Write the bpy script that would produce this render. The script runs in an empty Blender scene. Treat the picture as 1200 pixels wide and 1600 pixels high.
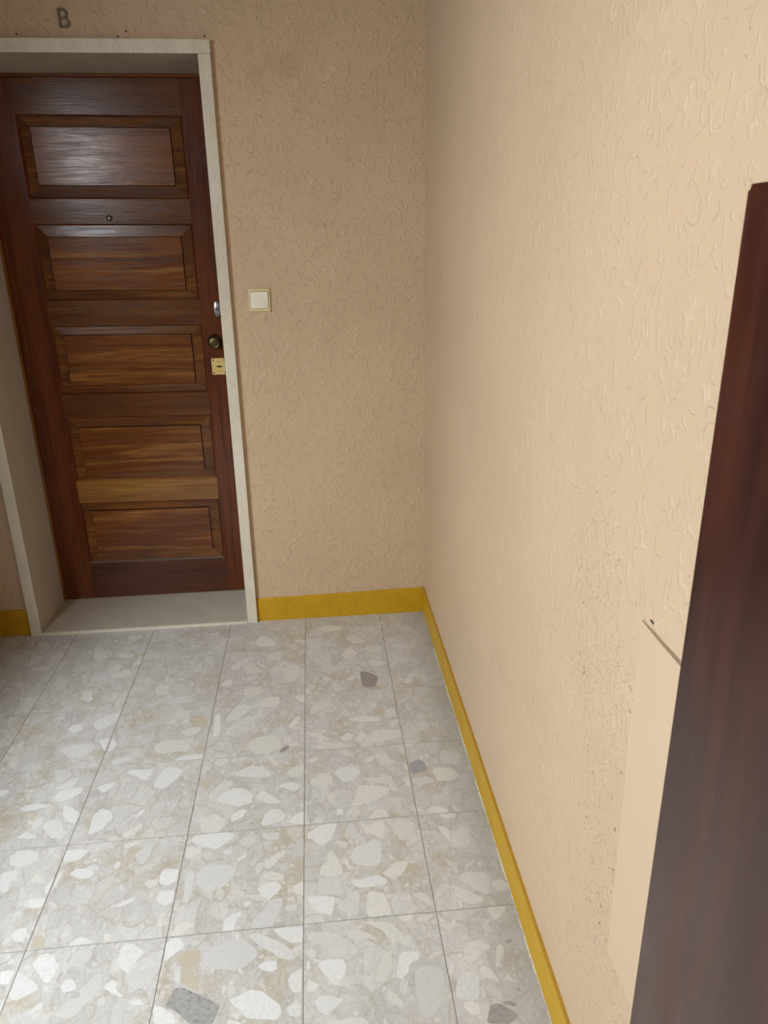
import bpy, bmesh, math, random
from mathutils import Vector, Matrix

S = bpy.context.scene
COL = S.collection
rnd = random.Random(7)

# ------------------------------------------------------------------ camera
cam_d = bpy.data.cameras.new('camera')
cam = bpy.data.objects.new('camera', cam_d); COL.objects.link(cam); S.camera = cam
cam_d.sensor_fit = 'VERTICAL'; cam_d.sensor_height = 24.0
cam_d.lens = 24.0 * 1142.7 / 1600.0
PITCH, YAW, ROLL = 0.349631, 0.091938, -0.015961
fw = Vector((math.sin(YAW)*math.cos(PITCH), math.cos(YAW)*math.cos(PITCH), -math.sin(PITCH)))
r0 = Vector((math.cos(YAW), -math.sin(YAW), 0)); u0 = r0.cross(fw)
rt = math.cos(ROLL)*r0 + math.sin(ROLL)*u0
up = -math.sin(ROLL)*r0 + math.cos(ROLL)*u0
m = Matrix((rt, up, -fw)).transposed().to_4x4()
m.translation = Vector((-0.40089, -2.67588, 1.42518))
cam.matrix_world = m
cam_d.clip_start = 0.02
cam_d.dof.use_dof = True; cam_d.dof.focus_distance = 2.3; cam_d.dof.aperture_fstop = 11.0

# ------------------------------------------------------------------ light, world, exposure
W = bpy.data.worlds.new('world'); S.world = W; W.use_nodes = True
bg = W.node_tree.nodes['Background']
bg.inputs['Color'].default_value = (0.75, 0.86, 1.0, 1); bg.inputs['Strength'].default_value = 0.3

REAR_Y = -5.0
SIDE = dict(x=-2.35, y0=-2.8, y1=-1.6, z0=1.45, z1=2.30)          # the stair window on the left
def window_light(name, loc, facing, w, h, watts, col):
    d = bpy.data.lights.new(name, 'AREA'); d.shape = 'RECTANGLE'; d.size = w; d.size_y = h; d.energy = watts; d.color = col
    o = bpy.data.objects.new(name, d); COL.objects.link(o); o.location = loc
    o.rotation_euler = (-Vector(facing)).to_track_quat('Z', 'Y').to_euler()
window_light('rear_window_daylight', (-2.52, REAR_Y+.03, 2.45), (0, 1, -.1), .60, .60, 3.6, (0.90, 0.95, 1.0))
window_light('side_window_daylight', (SIDE['x']+.14, (SIDE['y0']+SIDE['y1'])/2, (SIDE['z0']+SIDE['z1'])/2), (1, 0.15, -1.75), SIDE['y1']-SIDE['y0']-.12, SIDE['z1']-SIDE['z0']-.12, 110.0, (0.885, 0.952, 1.0))

S.view_settings.view_transform = 'Standard'
S.view_settings.look = 'None'
S.view_settings.gamma = 1.0
S.view_settings.use_curve_mapping = False
S.view_settings.exposure = 0.0
S.cycles.use_denoising = True
S.cycles.max_bounces = 10; S.cycles.diffuse_bounces = 7
S.cycles.sample_clamp_indirect = 4.0

# ------------------------------------------------------------------ helpers
class MB:
    """collects boxes, prisms and turned shapes, links them as ONE mesh object"""
    def __init__(s): s.bm = bmesh.new()
    def box(s, x0, x1, y0, y1, z0, z1, f=None):
        vs = [s.bm.verts.new(f(x, y, z) if f else (x, y, z)) for z in (z0, z1) for y in (y0, y1) for x in (x0, x1)]
        for q in ((0,2,3,1), (4,5,7,6), (0,1,5,4), (2,6,7,3), (0,4,6,2), (1,3,7,5)):
            s.bm.faces.new([vs[i] for i in q])
        return vs
    def poly(s, pts): return s.bm.faces.new([s.bm.verts.new(p) for p in pts])
    def prism(s, ring0, ring1, cap0=True, cap1=True):
        a = [s.bm.verts.new(p) for p in ring0]; b = [s.bm.verts.new(p) for p in ring1]; n = len(a)
        for i in range(n): s.bm.faces.new((a[i], a[(i+1)%n], b[(i+1)%n], b[i]))
        if cap0: s.bm.faces.new(a[::-1])
        if cap1: s.bm.faces.new(b)
    def lathe(s, prof, cx, cz, y, seg=32, sx=1.0, sz=1.0):
        """profile of (radius, distance in front of y); axis along y"""
        rings = []
        for r, d in prof:
            if r < 1e-6: rings.append([s.bm.verts.new((cx, y-d, cz))])
            else: rings.append([s.bm.verts.new((cx+sx*r*math.cos(2*math.pi*k/seg), y-d, cz+sz*r*math.sin(2*math.pi*k/seg))) for k in range(seg)])
        for A, B in zip(rings, rings[1:]):
            for k in range(seg):
                a0, a1 = A[k % len(A)], A[(k+1) % len(A)]; b0, b1 = B[k % len(B)], B[(k+1) % len(B)]
                vs = []
                for v in (a0, a1, b1, b0):
                    if v not in vs: vs.append(v)
                if len(vs) > 2: s.bm.faces.new(vs)
    def bevel(s, w, seg=2):
        bmesh.ops.bevel(s.bm, geom=list(s.bm.edges), offset=w, segments=seg, profile=0.5, affect='EDGES', clamp_overlap=True)
    def build(s, name, mat, parent=None, smooth=False, kind=None, loc=None):
        bmesh.ops.recalc_face_normals(s.bm, faces=s.bm.faces)
        me = bpy.data.meshes.new(name); s.bm.to_mesh(me); s.bm.free()
        if smooth:
            for p in me.polygons: p.use_smooth = True
            me.set_sharp_from_angle(angle=math.radians(40))
        return link(name, me, mat, parent, kind, loc)

def link(name, me, mat, parent=None, kind=None, loc=None):
    o = bpy.data.objects.new(name, me); COL.objects.link(o)
    if mat is not None and len(me.materials) == 0: me.materials.append(mat)
    if parent: o.parent = parent
    if kind: o['kind'] = kind
    if loc: o.location = loc
    return o
def tag(o, label, cat, group=None):
    o['label'] = label; o['category'] = cat
    if group: o['group'] = group
    return o
def rrect(x0, x1, z0, z1, r, y, n=5):
    pts = []
    for cx, cz, a in ((x1-r, z1-r, 0), (x0+r, z1-r, 90), (x0+r, z0+r, 180), (x1-r, z0+r, 270)):
        for k in range(n+1):
            t = math.radians(a+90*k/n); pts.append((cx+r*math.cos(t), y, cz+r*math.sin(t)))
    return pts

# ------------------------------------------------------------------ materials
class N:
    """small node-graph writer"""
    def __init__(s, name):
        s.m = bpy.data.materials.new(name); s.m.use_nodes = True; s.t = s.m.node_tree
        s.b = s.t.nodes['Principled BSDF']
    def set(s, **k):
        for a, val in k.items():
            inp = s.b.inputs[a.replace('_', ' ')]
            if hasattr(val, 'links'): s.t.links.new(val, inp)
            else: inp.default_value = val
    def n(s, typ, **k):
        nd = s.t.nodes.new(typ)
        for a, val in k.items():
            if hasattr(nd, a): setattr(nd, a, val)
        return nd
    def put(s, inp, val):
        if hasattr(val, 'links'): s.t.links.new(val, inp)
        else: inp.default_value = val
    def math(s, op, a, b=0.0, c=0.0, clamp=False):
        nd = s.n('ShaderNodeMath', operation=op); nd.use_clamp = clamp
        s.put(nd.inputs[0], a); s.put(nd.inputs[1], b); s.put(nd.inputs[2], c); return nd.outputs[0]
    def ramp(s, v, lo, hi, a=0.0, b=1.0):
        nd = s.n('ShaderNodeMapRange', interpolation_type='SMOOTHSTEP'); s.put(nd.inputs[0], v)
        for i, q in enumerate((lo, hi, a, b)): s.put(nd.inputs[1+i], q)
        return nd.outputs[0]
    def co(s, kind='Object'): return s.n('ShaderNodeTexCoord').outputs[kind]
    def geo(s): return s.n('ShaderNodeNewGeometry').outputs['Position']
    def mapping(s, v, scale=(1,1,1), rot=(0,0,0), loc=(0,0,0)):
        nd = s.n('ShaderNodeMapping'); s.put(nd.inputs[0], v); s.put(nd.inputs[1], loc); s.put(nd.inputs[2], rot); s.put(nd.inputs[3], scale); return nd.outputs[0]
    def vadd(s, a, b):
        nd = s.n('ShaderNodeVectorMath', operation='ADD'); s.put(nd.inputs[0], a); s.put(nd.inputs[1], b); return nd.outputs[0]
    def vscale(s, a, f):
        nd = s.n('ShaderNodeVectorMath', operation='SCALE'); s.put(nd.inputs[0], a); s.put(nd.inputs[3], f); return nd.outputs[0]
    def noise(s, v, scale, detail=2.0, rough=0.5, dist=0.0, out=0):
        nd = s.n('ShaderNodeTexNoise'); s.put(nd.inputs['Vector'], v)
        nd.inputs['Scale'].default_value = scale; nd.inputs['Detail'].default_value = detail
        nd.inputs['Roughness'].default_value = rough; nd.inputs['Distortion'].default_value = dist
        return nd.outputs[out]
    def vor(s, v, scale, feature='F1', out='Distance', rand=1.0):
        nd = s.n('ShaderNodeTexVoronoi', feature=feature); s.put(nd.inputs['Vector'], v)
        nd.inputs['Scale'].default_value = scale; nd.inputs['Randomness'].default_value = rand
        return nd.outputs[out]
    def sep(s, v, i):
        nd = s.n('ShaderNodeSeparateXYZ'); s.put(nd.inputs[0], v); return nd.outputs[i]
    def mix(s, f, a, b, blend='MIX'):
        nd = s.n('ShaderNodeMix', data_type='RGBA', blend_type=blend); s.put(nd.inputs[0], f)
        s.put(nd.inputs[6], (*a, 1) if isinstance(a, tuple) and len(a) == 3 else a)
        s.put(nd.inputs[7], (*b, 1) if isinstance(b, tuple) and len(b) == 3 else b)
        return nd.outputs[2]
    def bump(s, h, dist, strength=1.0, normal=None):
        nd = s.n('ShaderNodeBump'); s.put(nd.inputs['Height'], h)
        nd.inputs['Distance'].default_value = dist; nd.inputs['Strength'].default_value = strength
        if normal: s.put(nd.inputs['Normal'], normal)
        return nd.outputs[0]
    def rand(s): return s.n('ShaderNodeObjectInfo').outputs['Random']
    def spot(s, p, c, r0, r1):
        """1 inside r0 of the world point c, falling to 0 at r1"""
        nd = s.n('ShaderNodeVectorMath', operation='DISTANCE'); s.put(nd.inputs[0], p); nd.inputs[1].default_value = c
        return s.ramp(nd.outputs['Value'], r0, r1, 1.0, 0.0)

def wall_relief(g, p, flat):
    """trowelled paint: short broken ridges left by the roller; flat = world axis the wall does not extend along"""
    warp = g.vscale(g.vadd(g.noise(p, 9.0, 2.0, out=1), (-.5, -.5, -.5)), 0.05)
    q = g.vadd(p, warp)
    hs = []
    for k, (sc, w, th, rot) in enumerate(((21.0, 0.034, 0.55, 0.5), (29.0, 0.036, 0.56, -0.6), (40.0, 0.045, 0.57, 1.2))):
        rv = (0, rot, 0) if flat == 'y' else (rot, 0, 0)
        sv = (1.25, 1, 0.8) if flat == 'y' else (1, 1.25, 0.8)
        n1 = g.noise(g.mapping(q, sv, rv, (3.1*k, 7.7*k, 1.3*k)), sc, 1.0, 0.4)
        line = g.ramp(g.math('ABSOLUTE', g.math('SUBTRACT', n1, 0.5)), 0.0, w, 1.0, 0.0)
        brk = g.ramp(g.noise(g.mapping(p, loc=(11.0*k+5, 2.0*k, 4.0)), 30.0+9*k, 1.0), th-0.06, th+0.04)
        hs.append(g.math('MULTIPLY', line, brk))
    ridge = g.math('MAXIMUM', g.math('MAXIMUM', hs[0], hs[1]), g.math('MULTIPLY', hs[2], 0.7))
    fine = g.noise(p, 170.0, 3.0, 0.6)
    broad = g.noise(p, 22.0, 2.0, 0.5)
    h = g.math('ADD', ridge, g.math('ADD', g.math('MULTIPLY', fine, 0.22), g.math('MULTIPLY', broad, 0.7)))
    return h, ridge

WALL = (0.60, 0.436, 0.286)
def mat_wall(name, flat):
    g = N(name); p = g.geo()
    h, ridge = wall_relief(g, p, flat)
    c = g.mix(g.ramp(g.noise(p, 2.3, 3.0), 0.3, 0.7), tuple(0.96*v for v in WALL), tuple(1.03*v for v in WALL))
    c = g.mix(g.math('MULTIPLY', ridge, 0.30), c, (0.72, 0.56, 0.40))  # ridge tops tinted paler, painting in the light they catch
    if flat == 'y':
        # rusty rub marks beside the door head, and a few knocks
        rub = g.math('MULTIPLY', g.spot(p, (-0.47, 0, 1.95), 0.0, 0.17), g.ramp(g.noise(p, 14.0, 3.0), 0.42, 0.62))
        c = g.mix(g.math('MULTIPLY', rub, 0.30), c, (0.45, 0.24, 0.12))
        for ctr, rad in (((-0.415, 0, 1.84), 0.02), ((-0.30, 0, 1.585), 0.03), ((-0.33, 0, 1.50), 0.03), ((-0.50, 0, 1.77), .012)):
            sc = g.math('MULTIPLY', g.spot(p, ctr, rad*.3, rad), g.ramp(g.noise(p, 230.0, 2.0), 0.57, 0.63))
            c = g.mix(g.math('MULTIPLY', sc, 0.75), c, (0.10, 0.065, 0.04))
    else:
        # knocked and scuffed patches low down on the near wall
        area = g.math('MAXIMUM', g.spot(p, (0, -1.70, 0.96), 0.0, 0.20), g.spot(p, (0, -1.78, 0.80), 0.0, 0.24))
        area = g.math('MAXIMUM', area, g.spot(p, (0, -1.86, 0.50), 0.0, 0.26))
        sp = g.math('MULTIPLY', g.ramp(g.noise(g.mapping(p, (1, 1, 1.0)), 260.0, 2.0, 0.6), 0.635, 0.67), g.ramp(area, 0.05, 0.9))
        c = g.mix(g.math('MULTIPLY', sp, 0.8), c, (0.16, 0.10, 0.06))
        lt = g.math('MULTIPLY', g.ramp(g.noise(g.mapping(p, loc=(3, 3, 3)), 200.0, 2.0, 0.6), 0.62, 0.68), g.ramp(area, 0.0, 0.8))
        c = g.mix(g.math('MULTIPLY', lt, 0.25), c, (0.75, 0.62, 0.48))
        big = g.math('MULTIPLY', g.ramp(g.noise(g.mapping(p, loc=(9, 1, 6)), 75.0, 2.0, 0.6), 0.70, 0.73), g.ramp(area, 0.05, 0.5))
        c = g.mix(g.math('MULTIPLY', big, 0.8), c, (0.12, 0.08, 0.05))
    g.set(Base_Color=c, Roughness=0.5, Normal=g.bump(h, 0.0018 if flat == 'y' else 0.0013, 0.9)); g.b.inputs['Specular IOR Level'].default_value = 0.35
    return g.m
M_wall_back = mat_wall('beige_textured_paint_back', 'y')
M_wall_side = mat_wall('beige_textured_paint_side', 'x')

def mat_plain(name, col, rough=0.5, metal=0.0, bump=None, spec=0.5, var=0.0):
    g = N(name); c = (*col, 1)
    if var:
        p = g.co(); c = g.mix(g.noise(p, 40.0, 4.0), tuple(v*(1-var) for v in col), tuple(min(1, v*(1+var)) for v in col))
    g.set(Base_Color=c, Roughness=rough, Metallic=metal); g.b.inputs['Specular IOR Level'].default_value = spec
    if bump: g.set(Normal=g.bump(g.noise(g.co(), bump[0], 3.0), bump[1], 0.8))
    return g.m

def mat_ochre(name, flat, textured):
    g = N(name); p = g.geo()
    c = g.mix(g.ramp(g.noise(p, 12.0, 3.0), 0.3, 0.7), (0.52, 0.295, 0.010), (0.57, 0.33, 0.013))
    h, ridge = wall_relief(g, g.mapping(p, (1.6, 1.6, 1.6)), flat)
    g.set(Base_Color=c, Roughness=0.45, Normal=g.bump(h, 0.0013 if textured else 0.0004, 0.9)); g.b.inputs['Specular IOR Level'].default_value = 0.3
    return g.m
M_ochre_back = mat_ochre('ochre_paint_back', 'y', True)
M_ochre_side = mat_ochre('ochre_paint_side', 'x', False)

def mat_marble(name, a, b, vein, scale=(1, 1, 1), polish=0.35, vn=.4):
    g = N(name); p = g.mapping(g.geo(), scale)
    n1 = g.noise(p, 7.0, 6.0, 0.62, 0.8)
    c = g.mix(g.ramp(n1, 0.32, 0.68), a, b)
    v = g.ramp(g.math('ABSOLUTE', g.math('SUBTRACT', g.noise(p, 11.0, 5.0, 0.6, 1.2), 0.5)), 0.0, 0.05, 1.0, 0.0)
    c = g.mix(g.math('MULTIPLY', v, vn), c, vein)
    sp = g.ramp(g.noise(g.mapping(g.geo(), (1, 1, .6)), 190.0, 3.0, 0.65), 0.50, 0.70)
    c = g.mix(g.math('MULTIPLY', sp, 0.45), c, vein)
    g.set(Base_Color=c, Roughness=polish, Normal=g.bump(g.noise(g.geo(), 130.0, 3.0), 0.0004, 0.6))
    return g.m
M_stone = mat_marble('cream_limestone', (0.68, 0.615, 0.49), (0.77, 0.71, 0.58), (0.50, 0.43, 0.325), (1, 1, .35), .42, .15)
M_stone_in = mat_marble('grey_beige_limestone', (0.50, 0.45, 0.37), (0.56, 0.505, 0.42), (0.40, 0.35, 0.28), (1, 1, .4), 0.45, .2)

def mat_wood(name, axis, dark, mid, light, streak=0.5, rough=0.21, fig=0.0):
    """varnished hardwood with the grain along axis ('x' or 'z'); each board gets its own offset"""
    g = N(name)
    off = g.n('ShaderNodeCombineXYZ'); r = g.rand()
    g.put(off.inputs[0], g.math('MULTIPLY', r, 37.0)); g.put(off.inputs[1], g.math('MULTIPLY', r, 11.0)); g.put(off.inputs[2], g.math('MULTIPLY', r, 53.0))
    p = g.vadd(g.geo(), off.outputs[0])
    st = (0.045, 1.0, 1.0) if axis == 'x' else (1.0, 1.0, 0.06)
    q = g.mapping(p, st)
    q = g.vadd(q, g.vscale(g.vadd(g.noise(p, 2.2, 2.0, out=1), (-.5, -.5, -.5)), 0.03+fig))
    bands = g.noise(q, 30.0, 4.0, 0.65, 0.6)
    dk = g.noise(g.mapping(q, (.6, 1, 1) if axis == 'x' else (1, 1, .6), (0, 0, 0), (4.0, 9.0, 2.0)), 48.0, 3.0, 0.6)
    fine = g.noise(q, 130.0, 3.0, 0.65)
    pores = g.noise(g.mapping(p, (0.03, 1, 1) if axis == 'x' else (1, 1, 0.03)), 420.0, 2.0, 0.5)
    broad = g.noise(g.mapping(p, (0.3, 1, 1) if axis == 'x' else (1, 1, 0.3)), 6.0, 2.0)
    c = g.mix(g.ramp(broad, 0.3, 0.7), dark, mid)
    c = g.mix(g.math('MULTIPLY', g.ramp(bands, 0.47, 0.70), streak), c, light)
    c = g.mix(g.math('MULTIPLY', g.ramp(dk, 0.50, 0.66), 0.60), c, tuple(0.55*v for v in dark))
    c = g.mix(g.math('MULTIPLY', g.ramp(fine, 0.46, 0.70), 0.6), c, tuple(0.5*v for v in dark))
    c = g.mix(g.math('MULTIPLY', g.ramp(pores, 0.58, 0.72), 0.5), c, tuple(0.35*v for v in dark))
    hgt = g.math('ADD', g.math('MULTIPLY', pores, -1.0), g.math('MULTIPLY', fine, -0.6))
    wob = g.noise(p, 55.0, 2.0)
    g.set(Base_Color=c, Roughness=g.ramp(fine, 0.3, 0.7, rough-0.05, rough+0.08), Normal=g.bump(g.math('ADD', hgt, g.math('MULTIPLY', wob, 0.7)), 0.00022, 0.7))
    g.b.inputs['Specular IOR Level'].default_value = 0.42
    return g.m
M_stile = mat_wood('dark_red_hardwood_upright', 'z', (0.105, 0.023, 0.006), (0.165, 0.041, 0.011), (0.215, 0.063, 0.018), 0.4)
M_rail = mat_wood('brown_hardwood_crosswise', 'x', (0.125, 0.042, 0.013), (0.175, 0.064, 0.020), (0.25, 0.105, 0.034), 0.5)
M_rail_lt = mat_wood('golden_hardwood_crosswise', 'x', (0.27, 0.115, 0.028), (0.36, 0.160, 0.040), (0.48, 0.245, 0.070), 0.6)
M_rail_dk = mat_wood('dark_hardwood_crosswise', 'x', (0.075, 0.021, 0.010), (0.110, 0.032, 0.013), (0.150, 0.048, 0.019), 0.35)
M_panel = mat_wood('striped_hardwood_crosswise', 'x', (0.150, 0.044, 0.010), (0.245, 0.080, 0.017), (0.42, 0.182, 0.042), 0.75)
M_border = mat_wood('striped_hardwood_border', 'x', (0.125, 0.040, 0.010), (0.205, 0.072, 0.017), (0.35, 0.150, 0.036), 0.65)
M_border_v = mat_wood('striped_hardwood_border_end_piece', 'x', (0.120, 0.039, 0.010), (0.195, 0.068, 0.016), (0.33, 0.142, 0.035), 0.65)
M_framewood = mat_wood('orange_brown_hardwood', 'z', (0.22, 0.070, 0.013), (0.29, 0.098, 0.018), (0.36, 0.135, 0.028), 0.4)
def mat_mahogany():
    g = N('dark_polished_mahogany'); p = g.geo()
    q = g.vadd(g.mapping(p, (1, 1, .09)), g.vscale(g.vadd(g.noise(p, 3.0, 2.0, out=1), (-.5, -.5, -.5)), 0.05))
    c = g.mix(g.ramp(g.noise(q, 22.0, 3.0, 0.5, 0.4), 0.32, 0.68), (0.026, 0.0065, 0.004), (0.058, 0.0145, 0.008))
    c = g.mix(g.ramp(g.noise(g.mapping(p, (1, 1, .05)), 130.0, 2.0), 0.4, 0.8, 0.0, 0.35), c, (0.022, 0.006, 0.004))
    g.set(Base_Color=c, Roughness=g.ramp(g.noise(g.mapping(p, (1, 1, .4)), 9.0, 3.0), 0.3, 0.7, 0.24, 0.38), Normal=g.bump(g.noise(q, 60.0, 2.0), 0.0003, 0.5))
    return g.m
M_mahog = mat_mahogany()
M_dust = mat_plain('dusty_ledge', (0.15, 0.11, 0.085), 0.9, var=0.4)
M_groove = mat_plain('groove_painted_shade', (0.026, 0.010, 0.005), 1.0, spec=0.0)  # near-black colour painting the shade into the grooves round the door panels
M_dark = mat_plain('dark_gap', (0.012, 0.008, 0.006), 0.8)
M_brass = mat_plain('polished_brass', (0.92, 0.68, 0.26), 0.42, 0.75, (300.0, 0.00006))
M_bronze = mat_plain('aged_bronze', (0.135, 0.098, 0.045), 0.36, 1.0, (200.0, 0.0001), var=0.4)
M_bronze_dk = mat_plain('blackened_bronze', (0.060, 0.045, 0.026), 0.42, 0.9, var=0.4)
M_letter = mat_plain('tarnished_bronze_letter', (0.155, 0.115, 0.075), 0.42, 0.55, var=0.35)
M_chrome = mat_plain('satin_chrome', (0.50, 0.49, 0.47), 0.33, 1.0)
M_switch_frame = mat_plain('aged_cream_plastic', (0.74, 0.61, 0.35), 0.35, spec=0.5)
M_switch = mat_plain('ivory_plastic', (0.90, 0.86, 0.71), 0.3, spec=0.5)
M_plate = mat_plain('smooth_beige_paint', (0.625, 0.457, 0.30), 0.45, bump=(90.0, 0.0003))
M_grime = mat_plain('grimy_ledge', (0.30, 0.23, 0.155), 0.7, var=0.4)
M_caulk = mat_plain('cream_filler', (0.66, 0.58, 0.44), 0.7, var=0.25)
M_crumb = mat_plain('white_plaster', (0.85, 0.83, 0.78), 0.9)
M_ceiling = mat_plain('off_white_ceiling_paint', (0.36, 0.31, 0.25), 0.8)
M_grout = mat_plain('dark_joint_filler', (0.20, 0.185, 0.165), 0.9, var=0.3)
M_stair_blocker = mat_plain('dark_stair_blocker', (0.085, 0.050, 0.032), 0.6)  # for the unseen stair wall, darkened to cut bounce light
M_wall_far = mat_plain('dull_stairwell_paint', (0.30, 0.24, 0.175), 0.7)
M_white_frame = mat_plain('white_window_paint', (0.8, 0.8, 0.78), 0.4)

def mat_terrazzo():
    g = N('cream_marble_chip_terrazzo')
    r = g.rand()
    off = g.n('ShaderNodeCombineXYZ')
    g.put(off.inputs[0], g.math('MULTIPLY', r, 91.0)); g.put(off.inputs[1], g.math('MULTIPLY', r, 57.0)); g.put(off.inputs[2], g.math('MULTIPLY', r, 23.0))
    wp = g.geo()
    p0 = g.vadd(g.co('Object'), off.outputs[0])
    warp = g.vadd(g.vscale(g.vadd(g.noise(p0, 26.0, 2.0, out=1), (-.5, -.5, -.5)), 0.022), g.vscale(g.vadd(g.noise(p0, 120.0, 2.0, out=1), (-.5, -.5, -.5)), 0.006))
    p = g.vadd(p0, warp)
    # broken marble set close together in a paler and darker jumble, bound by a thin tan cement
    c = g.mix(g.ramp(g.noise(p0, 60.0, 4.0, 0.6), 0.3, 0.7), (0.50, 0.483, 0.457), (0.57, 0.555, 0.53))
    for k, (sc, w_, amt) in enumerate(((34.0, .05, .55), (17.0, .03, .55))):
        q = g.mapping(p, (1.0, 0.70, 1.0), (0.0, 0.0, 1.1-0.8*k), (5.1*k+1, 2.3*k, 0))
        cell = g.sep(g.vor(q, sc, 'F1', 'Color'), 1)
        c = g.mix(amt, c, g.mix(cell, (0.43, 0.415, 0.39), (0.635, 0.625, 0.605)))
        d = g.vor(q, sc, 'DISTANCE_TO_EDGE', 'Distance')
        c = g.mix(g.ramp(d, 0.0, w_*2.2, 0.6, 0.0), c, (0.405, 0.365, 0.305))
    c = g.mix(g.ramp(g.noise(p0, 170.0, 3.0, 0.6), 0.35, 0.75, 0.0, 0.35), c, (0.66, 0.64, 0.605))
    c = g.mix(g.math('MULTIPLY', g.ramp(g.noise(p0, 8.0, 4.0, 0.6), 0.52, 0.66), 0.70), c, (0.45, 0.385, 0.275))
    wisp = g.ramp(g.math('ABSOLUTE', g.math('SUBTRACT', g.noise(g.mapping(p, (1, .45, 1), (0, 0, .6)), 38.0, 4.0, 0.6, 1.0), 0.5)), 0.0, 0.07, 1.0, 0.0)
    c = g.mix(g.math('MULTIPLY', wisp, 0.30), c, (0.68, 0.665, 0.63))
    for k, (sc, thr, frac, soft, amt) in enumerate(((75.0, 0.10, 0.22, 0.06, 0.6), (32.0, 0.10, 0.20, 0.05, 0.45))):
        q = g.mapping(p, (1.0, 0.72, 1.0), (0.0, 0.0, 0.5+0.9*k), (3.7*k, 1.9*k, 0))
        d = g.vor(q, sc, 'DISTANCE_TO_EDGE', 'Distance')
        cell = g.vor(q, sc, 'F1', 'Color')
        a, b_, e = (g.sep(cell, i) for i in range(3))
        lim = g.math('MULTIPLY_ADD', b_, thr*1.6, thr*0.6)
        msk = g.math('MULTIPLY', g.ramp(g.math('SUBTRACT', d, lim), 0.0, soft), g.math('LESS_THAN', a, frac))
        c = g.mix(g.math('MULTIPLY', msk, amt), c, g.mix(e, (0.58, 0.56, 0.52), (0.74, 0.72, 0.68)))
    # pits and specks
    sp = g.ramp(g.vor(p0, 135.0, 'F1', 'Distance'), 0.0, 0.13, 1.0, 0.0)
    keep = g.math('GREATER_THAN', g.sep(g.vor(p0, 135.0, 'F1', 'Color'), 0), 0.87)
    c = g.mix(g.math('MULTIPLY', g.math('MULTIPLY', sp, keep), 0.85), c, (0.14, 0.12, 0.10))
    ws = g.ramp(g.vor(g.mapping(p0, loc=(2, 5, 1)), 90.0, 'F1', 'Distance'), 0.06, 0.19, 1.0, 0.0)
    wk = g.math('GREATER_THAN', g.sep(g.vor(g.mapping(p0, loc=(2, 5, 1)), 90.0, 'F1', 'Color'), 0), 0.80)
    c = g.mix(g.math('MULTIPLY', g.math('MULTIPLY', ws, wk), 0.85), c, (0.80, 0.78, 0.74))
    # trodden-in grey dirt along the side wall and in the far corner, which the mop does not reach
    edge = g.ramp(g.math('ADD', g.sep(wp, 0), g.math('MULTIPLY', g.noise(wp, 16.0, 4.0, 0.65), 0.09)), -0.09, 0.045)
    c = g.mix(g.math('MULTIPLY', edge, 0.55), c, (0.31, 0.31, 0.31))
    dirt = g.ramp(g.noise(wp, 5.0, 4.0, 0.6), 0.42, 0.75)
    c = g.mix(g.math('MULTIPLY', dirt, 0.16), c, (0.34, 0.31, 0.27))
    g.set(Base_Color=c, Roughness=g.ramp(g.noise(wp, 14.0, 4.0, 0.65), 0.3, 0.7, 0.34, 0.52),
          Normal=g.bump(g.math('ADD', g.math('MULTIPLY', g.noise(p0, 240.0, 3.0), 0.4), g.math('MULTIPLY', g.noise(wp, 7.0, 2.0), 1.4)), 0.0006, 0.7))
    g.b.inputs['Specular IOR Level'].default_value = 0.4
    return g.m
M_terrazzo = mat_terrazzo()
def mat_chip(name, a, b, pit, lum=0.35, vein=0.0):
    lum = min(.8, lum+.12)
    g = N(name); p = g.geo(); r = g.rand()
    c = g.mix(r, a, b)
    c = g.mix(g.ramp(g.noise(p, 95.0, 4.0, 0.65), 0.42, 0.72, 0.0, lum), c, pit)
    c = g.mix(g.ramp(g.noise(p, 330.0, 3.0, 0.6), 0.56, 0.70, 0.0, 0.6), c, pit)
    ps = g.math('MULTIPLY', g.ramp(g.vor(p, 120.0, 'F1', 'Distance'), 0.0, 0.14, 1.0, 0.0), g.math('GREATER_THAN', g.sep(g.vor(p, 120.0, 'F1', 'Color'), 0), 0.86))
    c = g.mix(g.math('MULTIPLY', ps, 0.8), c, (0.20, 0.17, 0.14))
    if vein:
        v = g.ramp(g.math('ABSOLUTE', g.math('SUBTRACT', g.noise(p, 60.0, 5.0, 0.6, 1.0), 0.5)), 0.0, 0.05, 1.0, 0.0)
        c = g.mix(g.math('MULTIPLY', v, vein), c, b)
    edge = g.ramp(g.math('ADD', g.sep(p, 0), g.math('MULTIPLY', g.noise(p, 16.0, 4.0, 0.65), 0.09)), -0.09, 0.045)
    c = g.mix(g.math('MULTIPLY', edge, 0.4), c, (0.34, 0.335, 0.33))
    g.set(Base_Color=c, Roughness=0.42); g.b.inputs['Specular IOR Level'].default_value = 0.4
    return g.m
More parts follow.
